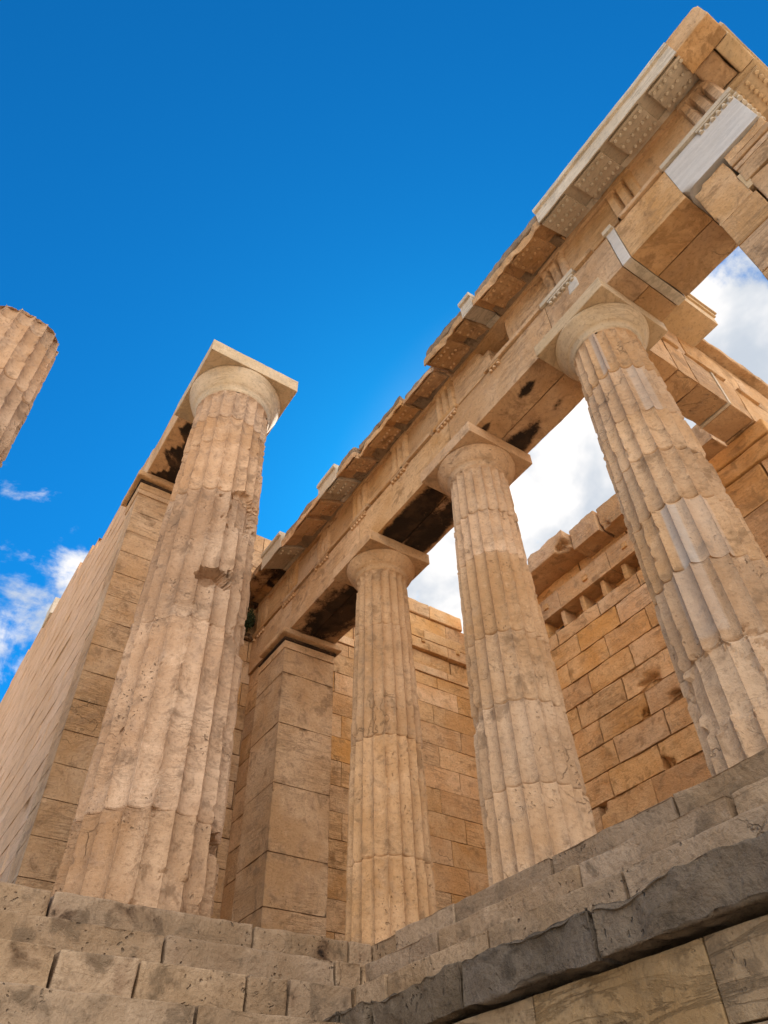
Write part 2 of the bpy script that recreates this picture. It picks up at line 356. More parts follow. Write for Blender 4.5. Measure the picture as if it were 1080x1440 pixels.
column('doric_column', 'massive free standing fluted column with a broad square capital, above the left steps', -.055, 2.843, .779, .618, 8.02, [.90, 3.25, 5.60, 6.72, 7.35], 4, M_col, H=8.81, aw=(.815, .31), er=.80,
       erosion=.019, cap_erode=.003, capmat=M_pale, rings=.038,
       dents=[(3.97, 176, .15, .25, .24), (5.40, 208, .38, .32, .11), (.78, 243, .13, .22, .16), (3.0, 150, .5, .3, .03), (3.3, 235, .25, .3, .05), (.87, 166, .05, .06, .07), (4.5, 175, .3, .2, .03), (.15, 190, .2, .4, .05)])
column('broken_column', 'broken top of a massive fluted column without capital, cut off by the left edge', -.055, 6.36, .779, .63, 8.1, [1.4, 3.2, 5.0, 6.1, 7.2], 5, M_col,
       erosion=.018, broken=(7.0, lambda ca, sa: 7.60 + .16 * ca - .10 * sa), rings=.045, dents=[(6.6, 180, .2, .5, .04)])

# ------------------------------------------------------------------ masonry walls
def courses(mb, plane, a0, a1, b, zs, L=(1.1, 1.4), thick=.35, st=.16, seed=1, r=.006, chip=.012, amp=.006, skip=None, topf=None, joint=.003, proj=None, bites=None, offs=None, zmax=None, tone=None):
    """rows of blocks in a wall. plane 'y+': faces +y at y=b; 'x-': faces -x at x=b"""
    rg = random.Random(seed)
    for k in range(len(zs) - 1):
        z0, z1 = zs[k], zs[k + 1]; ln = L[0] if isinstance(L, tuple) else L
        step = (L[0] + L[1]) / 2; a = a0 - (step / 2 if k % 2 else 0) - (offs or 0); cuts = [a0]
        while a < a1:
            a += step + rg.uniform(-.14, .14)
            if a0 + .25 < a < a1 - .25: cuts.append(a)
        cuts.append(a1)
        for i in range(len(cuts) - 1):
            c0, c1 = cuts[i] + joint, cuts[i + 1] - joint
            zz1 = z1
            if topf:
                m_ = topf((c0 + c1) / 2)
                if z0 > m_ - .1: continue
                if z1 > m_ + .1: zz1 = z0 + max(.2, m_ - z0)
            if skip and skip(c0, c1, z0, z1): continue
            e = (proj(z0) if proj else 0) + rg.uniform(-.003, .003)
            bt = bites(c0, c1, z0, zz1, rg) if bites else ()
            if plane == 'y+': lo, hi, fc = (c0, b - thick, z0 + joint), (c1, b + e, zz1 - joint), 'xXYzZ'
            elif plane == 'x-': lo, hi, fc = (b - e, c0, z0 + joint), (b + thick, c1, zz1 - joint), 'xyYzZ'
            block(mb, lo, hi, r, st, amp, chip, bite=bt, faces=fc, tone=rg.random() if tone is None else tone, seed=rg.random() * 40)
def core(mb, lo, hi, tone=.5):
    x0, y0, z0 = lo; x1, y1, z1 = hi
    v = [(x, y, z) for z in (z0, z1) for y in (y0, y1) for x in (x0, x1)]
    mb.add(v, [(0, 2, 3, 1), (4, 5, 7, 6), (0, 1, 5, 4), (2, 6, 7, 3), (0, 4, 6, 2), (1, 3, 7, 5)], tone, smooth=False)

# hall wall (long wall running away at the left), its end pilaster, capital
PR = [(2.7, 9.75), (5.0, 9.7), (5.6, 9.7), (7.0, 10.55), (7.7, 10.6), (9.8, 11.2), (11.4, 11.35), (13, 11.7), (16.5, 12.4), (17, 11.9), (18.4, 12.1), (60, 12.1)]
def hall_top(x):
    for (a, za), (b, zb) in zip(PR, PR[1:]):
        if a <= x <= b: return za + (zb - za) * (x - a) / (b - a)
    return 9.7 if x < 2.7 else 12.1
hw = thing('stone_wall', 'long pale streaked wall receding at the far left with a ragged top', 'wall', (2.72, 2.9, 0))
ZH = [0, .72, 1.25, 1.76, 2.26, 2.76, 3.27, 3.78, 4.28, 4.78, 5.28, 5.79, 6.3, 6.8, 7.3, 7.82, 8.3, 8.81]
mb = MB()
zs = ZH + [8.81 + .5 * i for i in range(1, 9)]
courses(mb, 'y+', 3.45, 34, 3.545, zs, (1.7, 2.6), .5, .30, 11, r=.002, chip=.003, amp=.008, topf=hall_top, joint=.0005, tone=.3)
core(mb, (3.5, 2.3, 0), (8, 3.2, 9.45)); core(mb, (8, 2.3, 0), (34, 3.2, 10.3))
mb.build('wall_face', M_wall, hw)
mb = MB()
for k in range(len(ZH) - 2):
    block(mb, (2.72, 2.28, ZH[k] + .0004), (3.45, 3.56, ZH[k + 1] - .0004), .0015, .09, .006, .0045, tone=.35)
block(mb, (2.70, 2.26, 8.3), (3.45, 3.58, 8.42), .01, .1, .003, .01)
mb.build('pilaster', M_wing, hw)
mb = MB()
block(mb, (2.70, 2.27, 8.42), (3.5, 3.58, 8.60), .006, .08, .004, .01, tone=.2)
block(mb, (2.68, 2.24, 8.602), (3.5, 3.60, 8.66), .008, .05, .004, .015, tone=.2, soot_shade=lambda x, y, z: .75)  # dark band: shade of the gap under the slab, painted in
block(mb, (2.58, 2.16, 8.662), (3.62, 3.69, 8.81), .025, .05, .006, .03, tone=.2)
mb.build('capital', M_wing, hw)
mb = MB()
for (x0, x1, z0, z1) in [(11.9, 12.8, 11.5, 12.1)]:
    block(mb, (x0, 3.0, z0), (x1, 3.60, z1), .01, .15, .005, .02)
mb.build('crowning_block', M_white, hw)

# beam from the big column back to the hall wall
hb = thing('stone_beam', 'short ragged beam with black stained underside, joining the massive column to the left wall', 'beam', (2, 2.9, 8.81))
mb = MB()
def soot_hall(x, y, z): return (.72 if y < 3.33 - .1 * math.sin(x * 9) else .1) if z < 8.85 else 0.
block(mb, (.30, 2.95, 8.815), (3.46, 3.545, 9.9), .01, .09, .008, .03, soot_shade=soot_hall, tone=.4, top=lambda x, y: 9.62 + .12 * math.sin(x * 2.2) + .06 * noise.noise(Vector((x * 5, 2, 1))) - .5 * max(0, .9 - x))
block(mb, (.30, 2.22, 8.815), (3.46, 2.94, 9.8), .01, .10, .008, .03, soot_shade=lambda x, y, z: .5 if z < 8.85 else 0, tone=.7)
mb.build('beam_stone', M_wing, hb)

# connecting wall between the hall and the portico, facing the camera
cw = thing('stone_wall', 'narrow wall between the massive column and the pilaster, rising behind the entablature end', 'wall', (3.8, 1.3, 0))
mb = MB(); ZC = [0, .75] + [.75 + .49 * i for i in range(1, 19)]
courses(mb, 'x-', -.6, 2.28, 3.80, ZC, (.9, 1.2), .5, .12, 21, r=.004, chip=.010)
mb.build('wall_face', M_wing, cw)
mb = MB()
for (a, b, c, z) in [(.42, .95, .10, 6.62), (.42, 1.4, .07, 7.0), (.42, 1.2, .16, 7.45)]:
    block(mb, (3.8 - c, a, z), (3.85, b, z + .14), .01, .07, .005, .03, soot_shade=lambda x, y, z: .55)
mb.build('moulding', M_wing, cw)

# wing pilaster (anta) with side return wall
an = thing('pilaster', 'square wall pilaster with moulded capital at the far end of the portico', 'pilaster', (2.6, 0, 0))
mb = MB(); ZA = [0, 1.22, 1.50, 1.96, 3.0, 4.03, 5.0, 5.50]
ZA = [0, 1.22, 1.96, 3.0, 4.03, 5.0, 5.50]
for k in range(len(ZA) - 1):
    bt = ()
    if k == 2: bt = [((2.14, .10, 3.0), .0)]
    block(mb, (2.16, -.58, ZA[k] + .002), (3.2, .44, ZA[k + 1] - .0006), .0015, .07, .007, .0035, tone=.35)
mb.build('shaft', M_wing, an)
mb = MB()
block(mb, (2.15, -.59, 5.502), (3.2, .45, 5.66), .005, .06, .004, .01, tone=.4)
block(mb, (2.12, -.61, 5.662), (3.2, .475, 5.72), .008, .05, .004, .015, tone=.4, soot_shade=lambda x, y, z: .75)  # shaded gap below the projecting slab, put into the colour
block(mb, (2.01, -.68, 5.722), (3.0, .57, 5.845), .022, .04, .006, .035, tone=.4)
mb.build('capital', M_wing, an)
rw = thing('stone_wall', 'dark short wall beside the pilaster, set back under the end of the entablature', 'wall', (3.1, .3, 0))
mb = MB(); courses(mb, 'y+', 2.9, 3.8, .38, [0, 1.2, 1.95, 2.45, 2.95, 3.45, 3.95, 4.45, 4.95, 5.45, 5.845], (.9, .95), .3, .12, 31, r=.004, chip=.012)
mb.build('wall_face', M_wing, rw)

# inner room: east wall and south wall
ZW = [.0, .95, 1.43, 1.91, 2.39, 2.87, 3.35, 3.83, 4.31, 4.79, 5.27, 5.75, 6.22, 6.67, 6.97]
ew = thing('stone_wall', 'inner ochre ashlar wall seen between the pilaster and the middle column', 'wall', (3.3, -3, 0))
mb = MB(); courses(mb, 'x-', -5.6, -.3, 3.30, ZW, (1.15, 1.3), .45, .13, 41, r=.002, chip=.006, joint=.0008)
courses(mb, 'x-', -5.6, -.3, 3.30, [6.97, 7.17], (1.2, 1.5), .45, .1, 42, proj=lambda z: .03, chip=.02)
courses(mb, 'x-', -5.6, -.3, 3.34, [7.17, 7.58], (1.2, 1.5), .4, .08, 43, chip=.03, amp=.02)
courses(mb, 'x-', -5.6, -.3, 3.30, [7.58, 7.88, 8.15], (1.2, 1.5), .45, .12, 44, proj=lambda z: .06, chip=.03)
courses(mb, 'x-', -5.6, -.3, 3.30, [8.15, 8.57], (1.2, 1.5), .45, .12, 45, chip=.02)
courses(mb, 'x-', -4.82, -.3, 3.30, [8.57, 8.98], (.85, .9), .45, .12, 46, proj=lambda z: .05, chip=.05)
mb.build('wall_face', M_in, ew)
for y in (-3.55, -4.55):
    mb = MB(); block(mb, (3.2, y - .05, 7.76), (3.3, y + .05, 7.88), .01, .04, .003, .01)
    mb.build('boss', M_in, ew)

sw = thing('stone_wall', 'inner back wall with square beam sockets and broken cornice, left of the nearest column', 'wall', (0, -5.3, 0))
def wb(c0, c1, z0, z1, rg):
    if z1 > 5.5 or rg.random() < .25: return ()
    s = rg.choice([(c0, z0), (c1, z0), (c1, z1), ((c0 + c1) / 2, z0)]); return [((s[0], -5.25, s[1]), rg.uniform(.14, .33))]
mb = MB(); courses(mb, 'y+', -5.6, 3.3, -5.3, [0, .93, 1.41, 1.89, 2.38, 2.87, 3.37, 3.86, 4.36, 4.85, 5.36, 5.86, 6.36, 6.84, 7.18], (1.05, 1.3), .45, .055, 51, r=.003, chip=.022, amp=.016, bites=wb, joint=.001)
holes = [(.58, 1.02), (.0, .47), (-.60, -.12), (-1.2, -.72), (-1.78, -1.33), (-2.4, -1.95), (-3.0, -2.55), (1.2, 1.65), (1.8, 2.25)]
hs_ = sorted(holes); edges = [-5.6]
for a, b in hs_: edges += [a, b]
edges.append(3.3)
for i in range(0, len(edges), 2):
    block(mb, (edges[i], -5.7, 7.182), (edges[i + 1], -5.31, 7.58), .01, .06, .006, .03)
core(mb, (-5.6, -6.1, 7.0), (3.3, -5.68, 7.75))
for a, b in hs_:
    block(mb, (a + .0, -5.7, 7.182), (b, -5.48 - rnd.random() * .1, 7.30 + rnd.random() * .15), .02, .05, .02, .05, tone=.9, soot_shade=lambda x, y, z: .5)  # socket insides coloured darker to paint in the shade of the holes
courses(mb, 'y+', -5.6, 3.3, -5.3, [7.585, 8.10], (1.4, 1.6), .5, .12, 52, proj=lambda z: .07, chip=.012)
courses(mb, 'y+', -5.6, 3.3, -5.33, [8.10, 8.45], (1.1, 1.5), .5, .10, 53, chip=.05, amp=.02)
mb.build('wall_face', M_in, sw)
mb = MB()
for (x0, x1, y1, z0, z1, bt) in [(-.52, 3.0, -4.65, 8.42, 8.92, [((.9, -4.6, 8.95), .35), ((-.5, -4.6, 8.4), .3)]), (-1.30, -.54, -4.85, 8.30, 8.74, []), (-2.2, -1.32, -4.9, 8.28, 8.85, [((-1.4, -4.8, 8.3), .2)]), (-4.2, -2.22, -4.9, 8.3, 8.8, [])]:
    block(mb, (x0, -5.75, z0), (x1, y1, z1), .010, .06, .02, .045, bite=bt, top=lambda x, y: 8.9 - .10 * max(0, -5.0 - y) + .05 * noise.noise(Vector((x * 3, y * 3, 0))))
mb.build('cornice', M_wing, sw)
for (x, z) in [(.86, 7.86), (-.35, 7.83), (-1.5, 7.86)]:
    mb = MB(); block(mb, (x - .07, -5.3, z - .06), (x + .07, -5.19, z + .08), .01, .04, .003, .01)
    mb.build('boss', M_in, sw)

# ------------------------------------------------------------------ entablature of the portico
en = thing('entablature', 'long entablature with triglyphs and studded cornice carried by the row of columns', 'entablature', (-2, 0, 5.85))
YF, YB = .42, -.55
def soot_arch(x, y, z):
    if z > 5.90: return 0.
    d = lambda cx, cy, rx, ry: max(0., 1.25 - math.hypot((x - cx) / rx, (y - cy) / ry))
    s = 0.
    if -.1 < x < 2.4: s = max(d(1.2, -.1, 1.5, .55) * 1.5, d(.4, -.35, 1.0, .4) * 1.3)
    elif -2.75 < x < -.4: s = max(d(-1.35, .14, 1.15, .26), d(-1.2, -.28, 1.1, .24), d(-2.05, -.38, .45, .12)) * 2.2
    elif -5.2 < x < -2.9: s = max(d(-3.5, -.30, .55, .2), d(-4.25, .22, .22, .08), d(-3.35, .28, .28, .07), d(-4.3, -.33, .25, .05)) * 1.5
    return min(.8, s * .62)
mb = MB()
def fr_arch(x, y, z): return 1. if (y > YF - .06 and -8.2 < x < -7.10 - .0) else 0.
for (x0, x1) in [(-8.08, -7.12), (-7.119, -6.302), (-6.17, -5.02), (-5.018, -2.846), (-2.844, -.331), (-.329, 2.059), (2.061, 3.79)]:
    b = [] if x1 > -7.1 else []
    if x0 < -8: continue
    block(mb, (x0, -.04, 5.852), (x1, YF, 6.64), .003, .065, .006, .007, soot_shade=soot_arch, bite=b)
    block(mb, (x0 + .001, YB, 5.856), (x1 - .001, -.044, 6.64), .004, .075, .010, .018, soot_shade=soot_arch)
block(mb, (-8.06, YB, 5.856), (-7.115, -.048, 6.64), .008, .075, .012, .03)
mb.build('architrave', M_wing, en)
for lo, hi, ch, fr_, bt in [((-8.08, -.04, 5.90), (-7.115, YF + .002, 6.64), .004, .55, [((-7.1, .42, 5.85), .12)]),
                            ((-6.30, YB, 5.85), (-6.172, YF + .004, 6.66), .01, lambda x, y, z: .45 if y > .4 else 0., []),
                            ((-5.60, .30, 6.35), (-5.42, YF + .004, 6.66), .05, .3, [])]:
    mb = MB(); block(mb, lo, hi, .003, .07, .002, ch, fresh=fr_, bite=bt); mb.build('replacement_block', M_white, en)
# taenia (fillet), with broken stretches
mb = MB(); x = -8.08
tn_gaps = [(-6.1, -5.8), (-4.15, -3.3), (-2.2, -1.95), (.1, .3)]
segs = [(-8.12, -7.10, 1), (-7.09, -6.42, 0), (-6.30, -6.15, 1), (-5.95, -5.62, 0), (-5.61, -4.98, 1), (-4.96, -3.75, 0), (-3.1, -2.5, 0), (-2.45, -1.7, 0), (-1.6, -.7, 0), (-.65, .95, 0), (1.0, 2.4, 0), (2.42, 3.75, 0)]
for a, b, wt in segs:
    mw = MB()
    block(mw if wt else mb, (a, .2, 6.645), (b - .004, YF + .045, 6.735), .004, .07, .002 if wt else .006, .004 if wt else .025)
    if wt: mw.build('replacement_taenia', M_white, en)
core(mb, (-8.06, YB + .01, 6.60), (3.79, .36, 6.76), .3)
mb.build('taenia', M_wing, en)
# regulae with guttae under each triglyph
TR = [-7.84, -6.60] + [-5.34 + 1.255 * k for k in range(0, 8)]
def peg(mb, x, y, z0, z1, r0, r1, tone=.4, tilt=0, n=10):
    vs = []
    for (z, r) in ((z1, r1), (z0 + .006, r0), (z0, r0 * .8)):
        for i in range(n):
            a = 2 * math.pi * i / n; vs.append((x + r * math.cos(a), y + r * math.sin(a), z))
    mb.add(vs, [(j * n + (i + 1) % n, j * n + i, (j + 1) * n + i, (j + 1) * n + (i + 1) % n) for j in range(2) for i in range(n)] + [tuple(reversed(range(2 * n, 3 * n)))], tone, smooth=False)
for i, tx in enumerate(TR):
    if i == 1: continue
    wt = i in (0, 2); mb = MB(); wv = .24
    lost = {3: .75, 4: .1, 5: .2, 6: .1, 7: .3}.get(i, 0)
    if i in (3,): x0, x1 = tx - .0, tx + .22
    else: x0, x1 = tx - wv, tx + wv
    block(mb, (x0, .3, 6.60), (x1, YF + .038, 6.643), .003, .06, .002, .003 if wt else .015)
    for g in range(6):
        gx = tx - wv + .04 + g * .08
        if gx < x0 or gx > x1 or (not wt and rnd.random() < .15): continue
        peg(mb, gx, YF + .008, 6.545, 6.602, .030, .022)
    mb.build('regula', M_white if wt else M_wing, en)
# guttae on the west end return
mb = MB(); 
for g in range(6): peg(mb, -8.105, .36 - g * .08, 6.545, 6.602, .030, .022)
block(mb, (-8.13, -.1, 6.60), (-8.0, .41, 6.643), .003, .06, .002, .003)
mb.build('regula', M_white, en)
# frieze: metopes and triglyphs
def prism(mb, x0, y0, x1, y1, z0, z1, tone):
    pass
YM = .385
mb = MB(); mpos = sorted(TR)
mcol = {}
for a, b in zip([-8.08] + TR, TR + [3.9]):
    x0, x1 = (a + .2, b - .2)
    if x1 - x0 < .2: continue
    tp = 7.49
    bt = ()
    if abs(a + 5.34) < .01: bt = [((-5.1, YM, 7.55), .18)]
    if a < -4.0 and a > -4.2: bt = [((-4.0, YM, 7.5), .35), ((-3.3, YM, 7.55), .12)]
    block(mb, (x0, .0, 6.74), (min(x1, 3.79), YM, tp), .006, .07, .008, .02, bite=bt)
block(mb, (-8.05, YB + .05, 6.745), (3.79, -.01, 7.46), .01, .2, .01, .02)
mb.build('metope', M_wing, en)
for a, b in zip(TR, TR[1:]):
    if abs(a + 4.085) < .02: continue
    mb = MB()
    block(mb, (a + .24, .3, 7.40), (b - .24, YM + .022, 7.494), .004, .08, .004, .015)
    mb.build('metope_band', M_wing, en)
def triglyph(tx, mat, worn, axis='x', y=None):
    mb = MB(); wd = .225; tone = rnd.random()
    # cross-section across the width, with two full V grooves and half grooves at the sides
    yp = YF + .012; dpt = .085
    seg = [(-wd, yp - dpt), (-wd + .035, yp), (-wd + .11, yp), (-wd + .150, yp - dpt), (-wd + .19, yp), (-.0375 + .0 + .0, yp)]
    seg = [(-wd, yp - dpt), (-.19, yp), (-.112, yp), (-.075, yp - dpt), (-.038, yp), (.038, yp), (.075, yp - dpt), (.112, yp), (.19, yp), (wd, yp - dpt)]
    pts = []
    for (a, b) in zip(seg, seg[1:]):
        n = 3
        for i in range(n): pts.append((a[0] + (b[0] - a[0]) * i / n, a[1] + (b[1] - a[1]) * i / n))
    pts.append(seg[-1])
    zs = [6.738 + i * (7.40 - 6.738) / 16 for i in range(17)]; vs = []; s = rnd.random() * 30
    for z in zs:
        q = 1.0
        top = max(0., (z - 7.345) / .03)
        for (px, py) in pts:
            p = Vector((px + tx + s, py, z)); wn = worn * max(0., noise.fractal(p * 3.2, 1, 2, 3) + .15)
            yy = min(py, yp - wn) + .004 * noise.noise(p * 12)
            if top > 0: yy = yy + (yp - wn - yy) * min(1, top) ** 2
            vs.append((tx + px, yy, z))
    n = len(pts)
    mb.add(vs, [(j * n + i + 1, j * n + i, (j + 1) * n + i, (j + 1) * n + i + 1) for j in range(16) for i in range(n - 1)], tone, smooth=False)
    for sx in (-1, 1):    # sides
        i = 0 if sx < 0 else n - 1
        b = [vs[j * n + i] for j in range(17)]; c = [(x, .3, z) for x, y_, z in b]
        mb.add(b + c, [((j, j + 1, 18 + j, 17 + j) if sx > 0 else (j + 1, j, 17 + j, 18 + j)) for j in range(16)], tone, smooth=False)
    block(mb, (tx - wd, .3, 7.402), (tx + wd, yp + .006, 7.494), .004, .06, .003, .01 + worn * .4, tone=tone)
    mb.build('triglyph', mat, en)
for i, tx in enumerate(TR):
    if i == 3: continue
    triglyph(tx if i else -7.85, M_wing, {0: .03, 1: .03, 2: .06, 4: .006, 5: .006, 6: .02, 7: .06}.get(i, .01))

# cornice with mutules and guttae (blocks; each carries its mutules)
def cornice(x0, x1, mat, yo=.98, ztop=7.62, zlow=7.20, chip=.01, amp=.004, lip=True, mut=(), tone=None, gsz=.022, label=None, bite=(), broken=False):
    tone = rnd.random() if tone is None else tone
    mb = MB()
    # bed moulding
    block(mb, (x0, .0, 7.50), (x1, .50, 7.575), .004, .1, .003, chip, tone=tone)
    # sloping slab: soffit falls outward
    xs = axis_pts(x0, x1, .02, .035); prof = [q_ for q_ in [(.44, 7.555), (.60, 7.49), (.75, 7.42), (.90, 7.355)] if q_[0] < yo - .05] + [(yo - .035, 7.555 - (yo - .475) * .437), (yo - .02, 7.50 - (yo - .475) * .437), (yo - .002, 7.495 - (yo - .475) * .437), (yo, 7.515 - (yo - .475) * .437), (yo, 7.40), (yo, ztop - .10)]
    rough = not lip
    if rough: prof[-1] = (yo, 7.42); ztop0 = ztop; ztop = 7.445
    if lip: prof += [(yo + .035, ztop - .09), (yo + .045, ztop - .05), (yo + .035, ztop)]
    else: prof += [(yo - .01, ztop)]
    if not rough: prof += [(.6, ztop + .01), (.1, ztop + .01), (-.5, ztop)]
    else: prof += [(.75, ztop + .001), (.60, 7.60), (-.5, 7.60)]
    sd_ = rnd.random() * 30; vs = []
    for xi, x in enumerate(xs):
        for k, (py, pz) in enumerate(prof):
            p = Vector((x, py + sd_, pz)); y_, z_ = py, pz
            if py > .85:
                e = chip * 2.2 * max(0., noise.fractal(p * 2.4, 1, 2, 3) + .1) + chip * .5 * noise.noise(p * 9)
                if broken: e += .07 * max(0., noise.noise(Vector((x * 1.6, sd_, 0))) + .2)
                y_ = py - e
                if pz > 7.5: z_ = pz - e * .6
            y_ += amp * noise.noise(p * 5); z_ += amp * noise.noise(p * 6 + Vector((5, 0, 0))) * (1 if k else 0)
            if k >= 9 and broken and not rough: z_ += .03 * noise.noise(p * 1.9) + .02 * noise.noise(p * 7)
            for (bc, br) in bite:
                l = (Vector((x, y_, z_)) - Vector(bc)).length
                if l < br and py > .5: y_ = max(.45, y_ - (br - l) * 1.0)
            vs.append((x, y_, z_))
    n = len(prof); fs = [(j * n + i, j * n + i + 1, (j + 1) * n + i + 1, (j + 1) * n + i) for j in range(len(xs) - 1) for i in range(n - 1)]
    fs += [tuple(reversed(range(n))), tuple(range((len(xs) - 1) * n, len(xs) * n))]
    mb.add(vs, fs, tone, smooth=False)
    o = mb.build('cornice_block', mat, en, label)
    if rough:
        m3 = MB(); q = noise.noise(Vector((x0 * 3, 1, 1)))
        block(m3, (x0 + .003, -.2, 7.46), (x1 - .003, yo - .012 - .03 * abs(q), ztop0 + .02), .012, .04, .022, .07, tone=tone, sc_=3.2, top=lambda x, y: ztop0 + .01 + .06 * noise.noise(Vector((x * 2.1, y * 2, 4))) + .03 * noise.noise(Vector((x * 7, y * 5, 4))))
        m3.build('worn_crown', M_crown, o)
    for mx in mut:
        m2 = MB(); a, b = max(mx - .24, x0 + .005), min(mx + .24, x1 - .005)
        if b - a < .1: continue
        def tl(y): return 7.555 - (y - .44) * .437 - .0
        # slab under soffit
        ym = min(.925, yo - .05); ys = [.46 + (ym - .46) * i / 4 for i in range(5)]; v = []; xs2 = [a + (b - a) * i / 6 for i in range(7)]
        for th in (0., -.065):
            for y in ys:
                for x in xs2:
                    e = min(chip, .012) * 1.2 * max(0, noise.noise(Vector((x * 4, y * 4, sd_)))) if th else 0
                    v.append((x, y - e * (y > ym - .01), tl(y) + th + e))
        k = len(xs2); nn = len(ys) * k; f = []
        for j in range(len(ys) - 1):
            for i in range(k - 1): f.append((nn + j * k + i, nn + (j + 1) * k + i, nn + (j + 1) * k + i + 1, nn + j * k + i + 1))
        for i in range(k - 1):
            j = (len(ys) - 1) * k; f.append((nn + j + i, j + i, j + i + 1, nn + j + i + 1)); f.append((i, nn + i, nn + i + 1, i + 1))
        for j in range(len(ys) - 1):
            f.append((j * k, (j + 1) * k, nn + (j + 1) * k, nn + j * k)); q = k - 1; f.append(((j + 1) * k + q, j * k + q, nn + j * k + q, nn + (j + 1) * k + q))
        m2.add(v, f, tone, smooth=False)
        for gy in (.54, .70, .86):
            if gy > ym - .04: continue
            for g in range(6):
                gx = mx - .24 + .04 + g * .08
                if gx < a + .02 or gx > b - .02: continue
                if chip > .02 and rnd.random() < .2: continue
                z = tl(gy) - .065 ; h = .026 if chip < .02 else .016
                peg(m2, gx, gy, z - h, z + .012, gsz, gsz * .9)
        m2.build('mutule', mat, o)
    return o
MU = [-7.81 + .6275 * k for k in range(19)]
cornice(-8.04, -5.71, M_white, .985, 7.64, chip=.003, amp=.001, mut=[m for m in MU if m < -5.7], gsz=.023, label='new white marble cornice with studded blocks')
cornice(-5.70, -4.30, M_wing, .97, 7.66, chip=.03, amp=.006, lip=False, mut=MU[4:6], broken=False)
cornice(-4.29, -4.05, M_white, .98, 7.66, chip=.004, amp=.002, mut=())
cornice(-4.04, -3.10, M_wing, .98, 7.66, chip=.03, amp=.006, lip=False, mut=MU[6:8])
cornice(-3.08, -2.3, M_wing, .82, 7.60, chip=.045, amp=.01, lip=False, mut=MU[8:9], broken=True, bite=[((-3.1, .95, 7.4), .18)])
cornice(-2.29, -1.0, M_wing, .88, 7.60, chip=.03, amp=.008, lip=False, mut=MU[9:11], broken=True)
cornice(-.99, -.42, M_wing, .95, 7.60, chip=.02, amp=.006, lip=False, mut=MU[11:12])
cornice(-.41, .20, M_white, .96, 7.66, chip=.004, amp=.002, mut=MU[12:13])
cornice(.21, 1.62, M_wing, .95, 7.60, chip=.02, amp=.008, lip=False, mut=MU[13:15], broken=False)
cornice(1.63, 2.42, M_white, .97, 7.68, chip=.004, amp=.002, mut=MU[15:16])
mb = MB()
block(mb, (2.43, .0, 7.50), (3.79, .62, 7.70), .02, .08, .01, .04, soot_shade=lambda x, y, z: .6 if z < 7.56 and x < 3.0 else .2)
block(mb, (2.43, .62, 7.42), (3.79, .95, 7.62), .02, .08, .01, .06, soot_shade=lambda x, y, z: .45)
mb.build('cornice_end', M_wing, en)
# rough corner block at the west end and the restored return
mb = MB()
block(mb, (-8.50, .625, 7.28), (-7.99, .985, 7.70), .012, .045, .012, .03, bite=[((-8.55, 1.02, 7.78), .12)], top=lambda x, y: 7.74 + .05 * noise.noise(Vector((x * 6, y * 6, 3))))
block(mb, (-8.30, .16, 7.34), (-7.995, .62, 7.66), .012, .045, .012, .05)
block(mb, (-8.40, .2, 7.52), (-7.99, .9, 7.665), .01, .1, .002, .01)
mb.build('corner_block', M_wing, en, 'rough old block at the outer corner of the cornice')
mb = MB()
block(mb, (-8.06, -.6, 7.50), (-7.6, .40, 7.575), .004, .1, .002, .004)
block(mb, (-8.50, .16, 7.30), (-8.305, .62, 7.56), .006, .05, .002, .03)
block(mb, (-8.54, .16, 7.561), (-8.305, .62, 7.68), .006, .1, .002, .01)
block(mb, (-8.50, -1.2, 7.30), (-8.0, .156, 7.56), .006, .1, .002, .005)
block(mb, (-8.54, -1.2, 7.561), (-8.0, .156, 7.68), .006, .1, .002, .006)
for k in range(2):
    y1 = .09 - k * .6275; block(mb, (-8.46, y1 - .48, 7.25), (-8.10, y1, 7.303), .003, .1, .001, .003)
    for gx in (-8.41, -8.28, -8.15):
        for g in range(6): peg(mb, gx, y1 - .04 - g * .08, 7.225, 7.26, .026, .024)
mb.build('return_cornice', M_pale, en)
mb = MB(); core(mb, (-8.04, -.5, 7.40), (3.78, .42, 7.56), .2); mb.build('inner_filling', M_wing, en)

# ------------------------------------------------------------------ front pier at the right edge
pi = thing('stone_pier', 'free standing pier cropped by the right edge, holding the near end of the entablature', 'pier', (-7.6, 0, 0))
mb = MB(); ZP = [0, .9, 1.75, 2.6, 3.3, 3.95, 4.50]
for k in range(len(ZP) - 1): block(mb, (-8.08, -.50, ZP[k] + .002), (-7.19, .40, ZP[k + 1] - .002), .006, .06, .006, .012)
block(mb, (-8.08, -.50, 4.502), (-7.62, .40, 5.20), .008, .05, .012, .03); block(mb, (-7.615, -.50, 4.502), (-7.19, .405, 4.98), .006, .05, .006, .01)
block(mb, (-8.10, -.52, 5.205), (-7.60, .41, 5.50), .008, .05, .012, .03)
block(mb, (-7.595, -.52, 4.985), (-7.17, .40, 5.848), .01, .045, .018, .03, bite=[((-7.16, .42, 5.1), .06), ((-7.2, .44, 5.86), .12)])
block(mb, (-8.10, -.52, 5.505), (-7.60, .395, 5.60), .006, .05, .008, .02); block(mb, (-8.10, -.52, 5.605), (-7.60, .41, 5.72), .006, .05, .01, .03)
block(mb, (-8.10, -.52, 5.722), (-7.60, .40, 5.895), .008, .05, .012, .04)
mb.build('shaft', M_wing, pi)
mb = MB(); block(mb, (-7.65, .30, 5.10), (-7.575, .392, 5.42), .004, .05, .002, .006); mb.build('replacement_block', M_pale, pi)

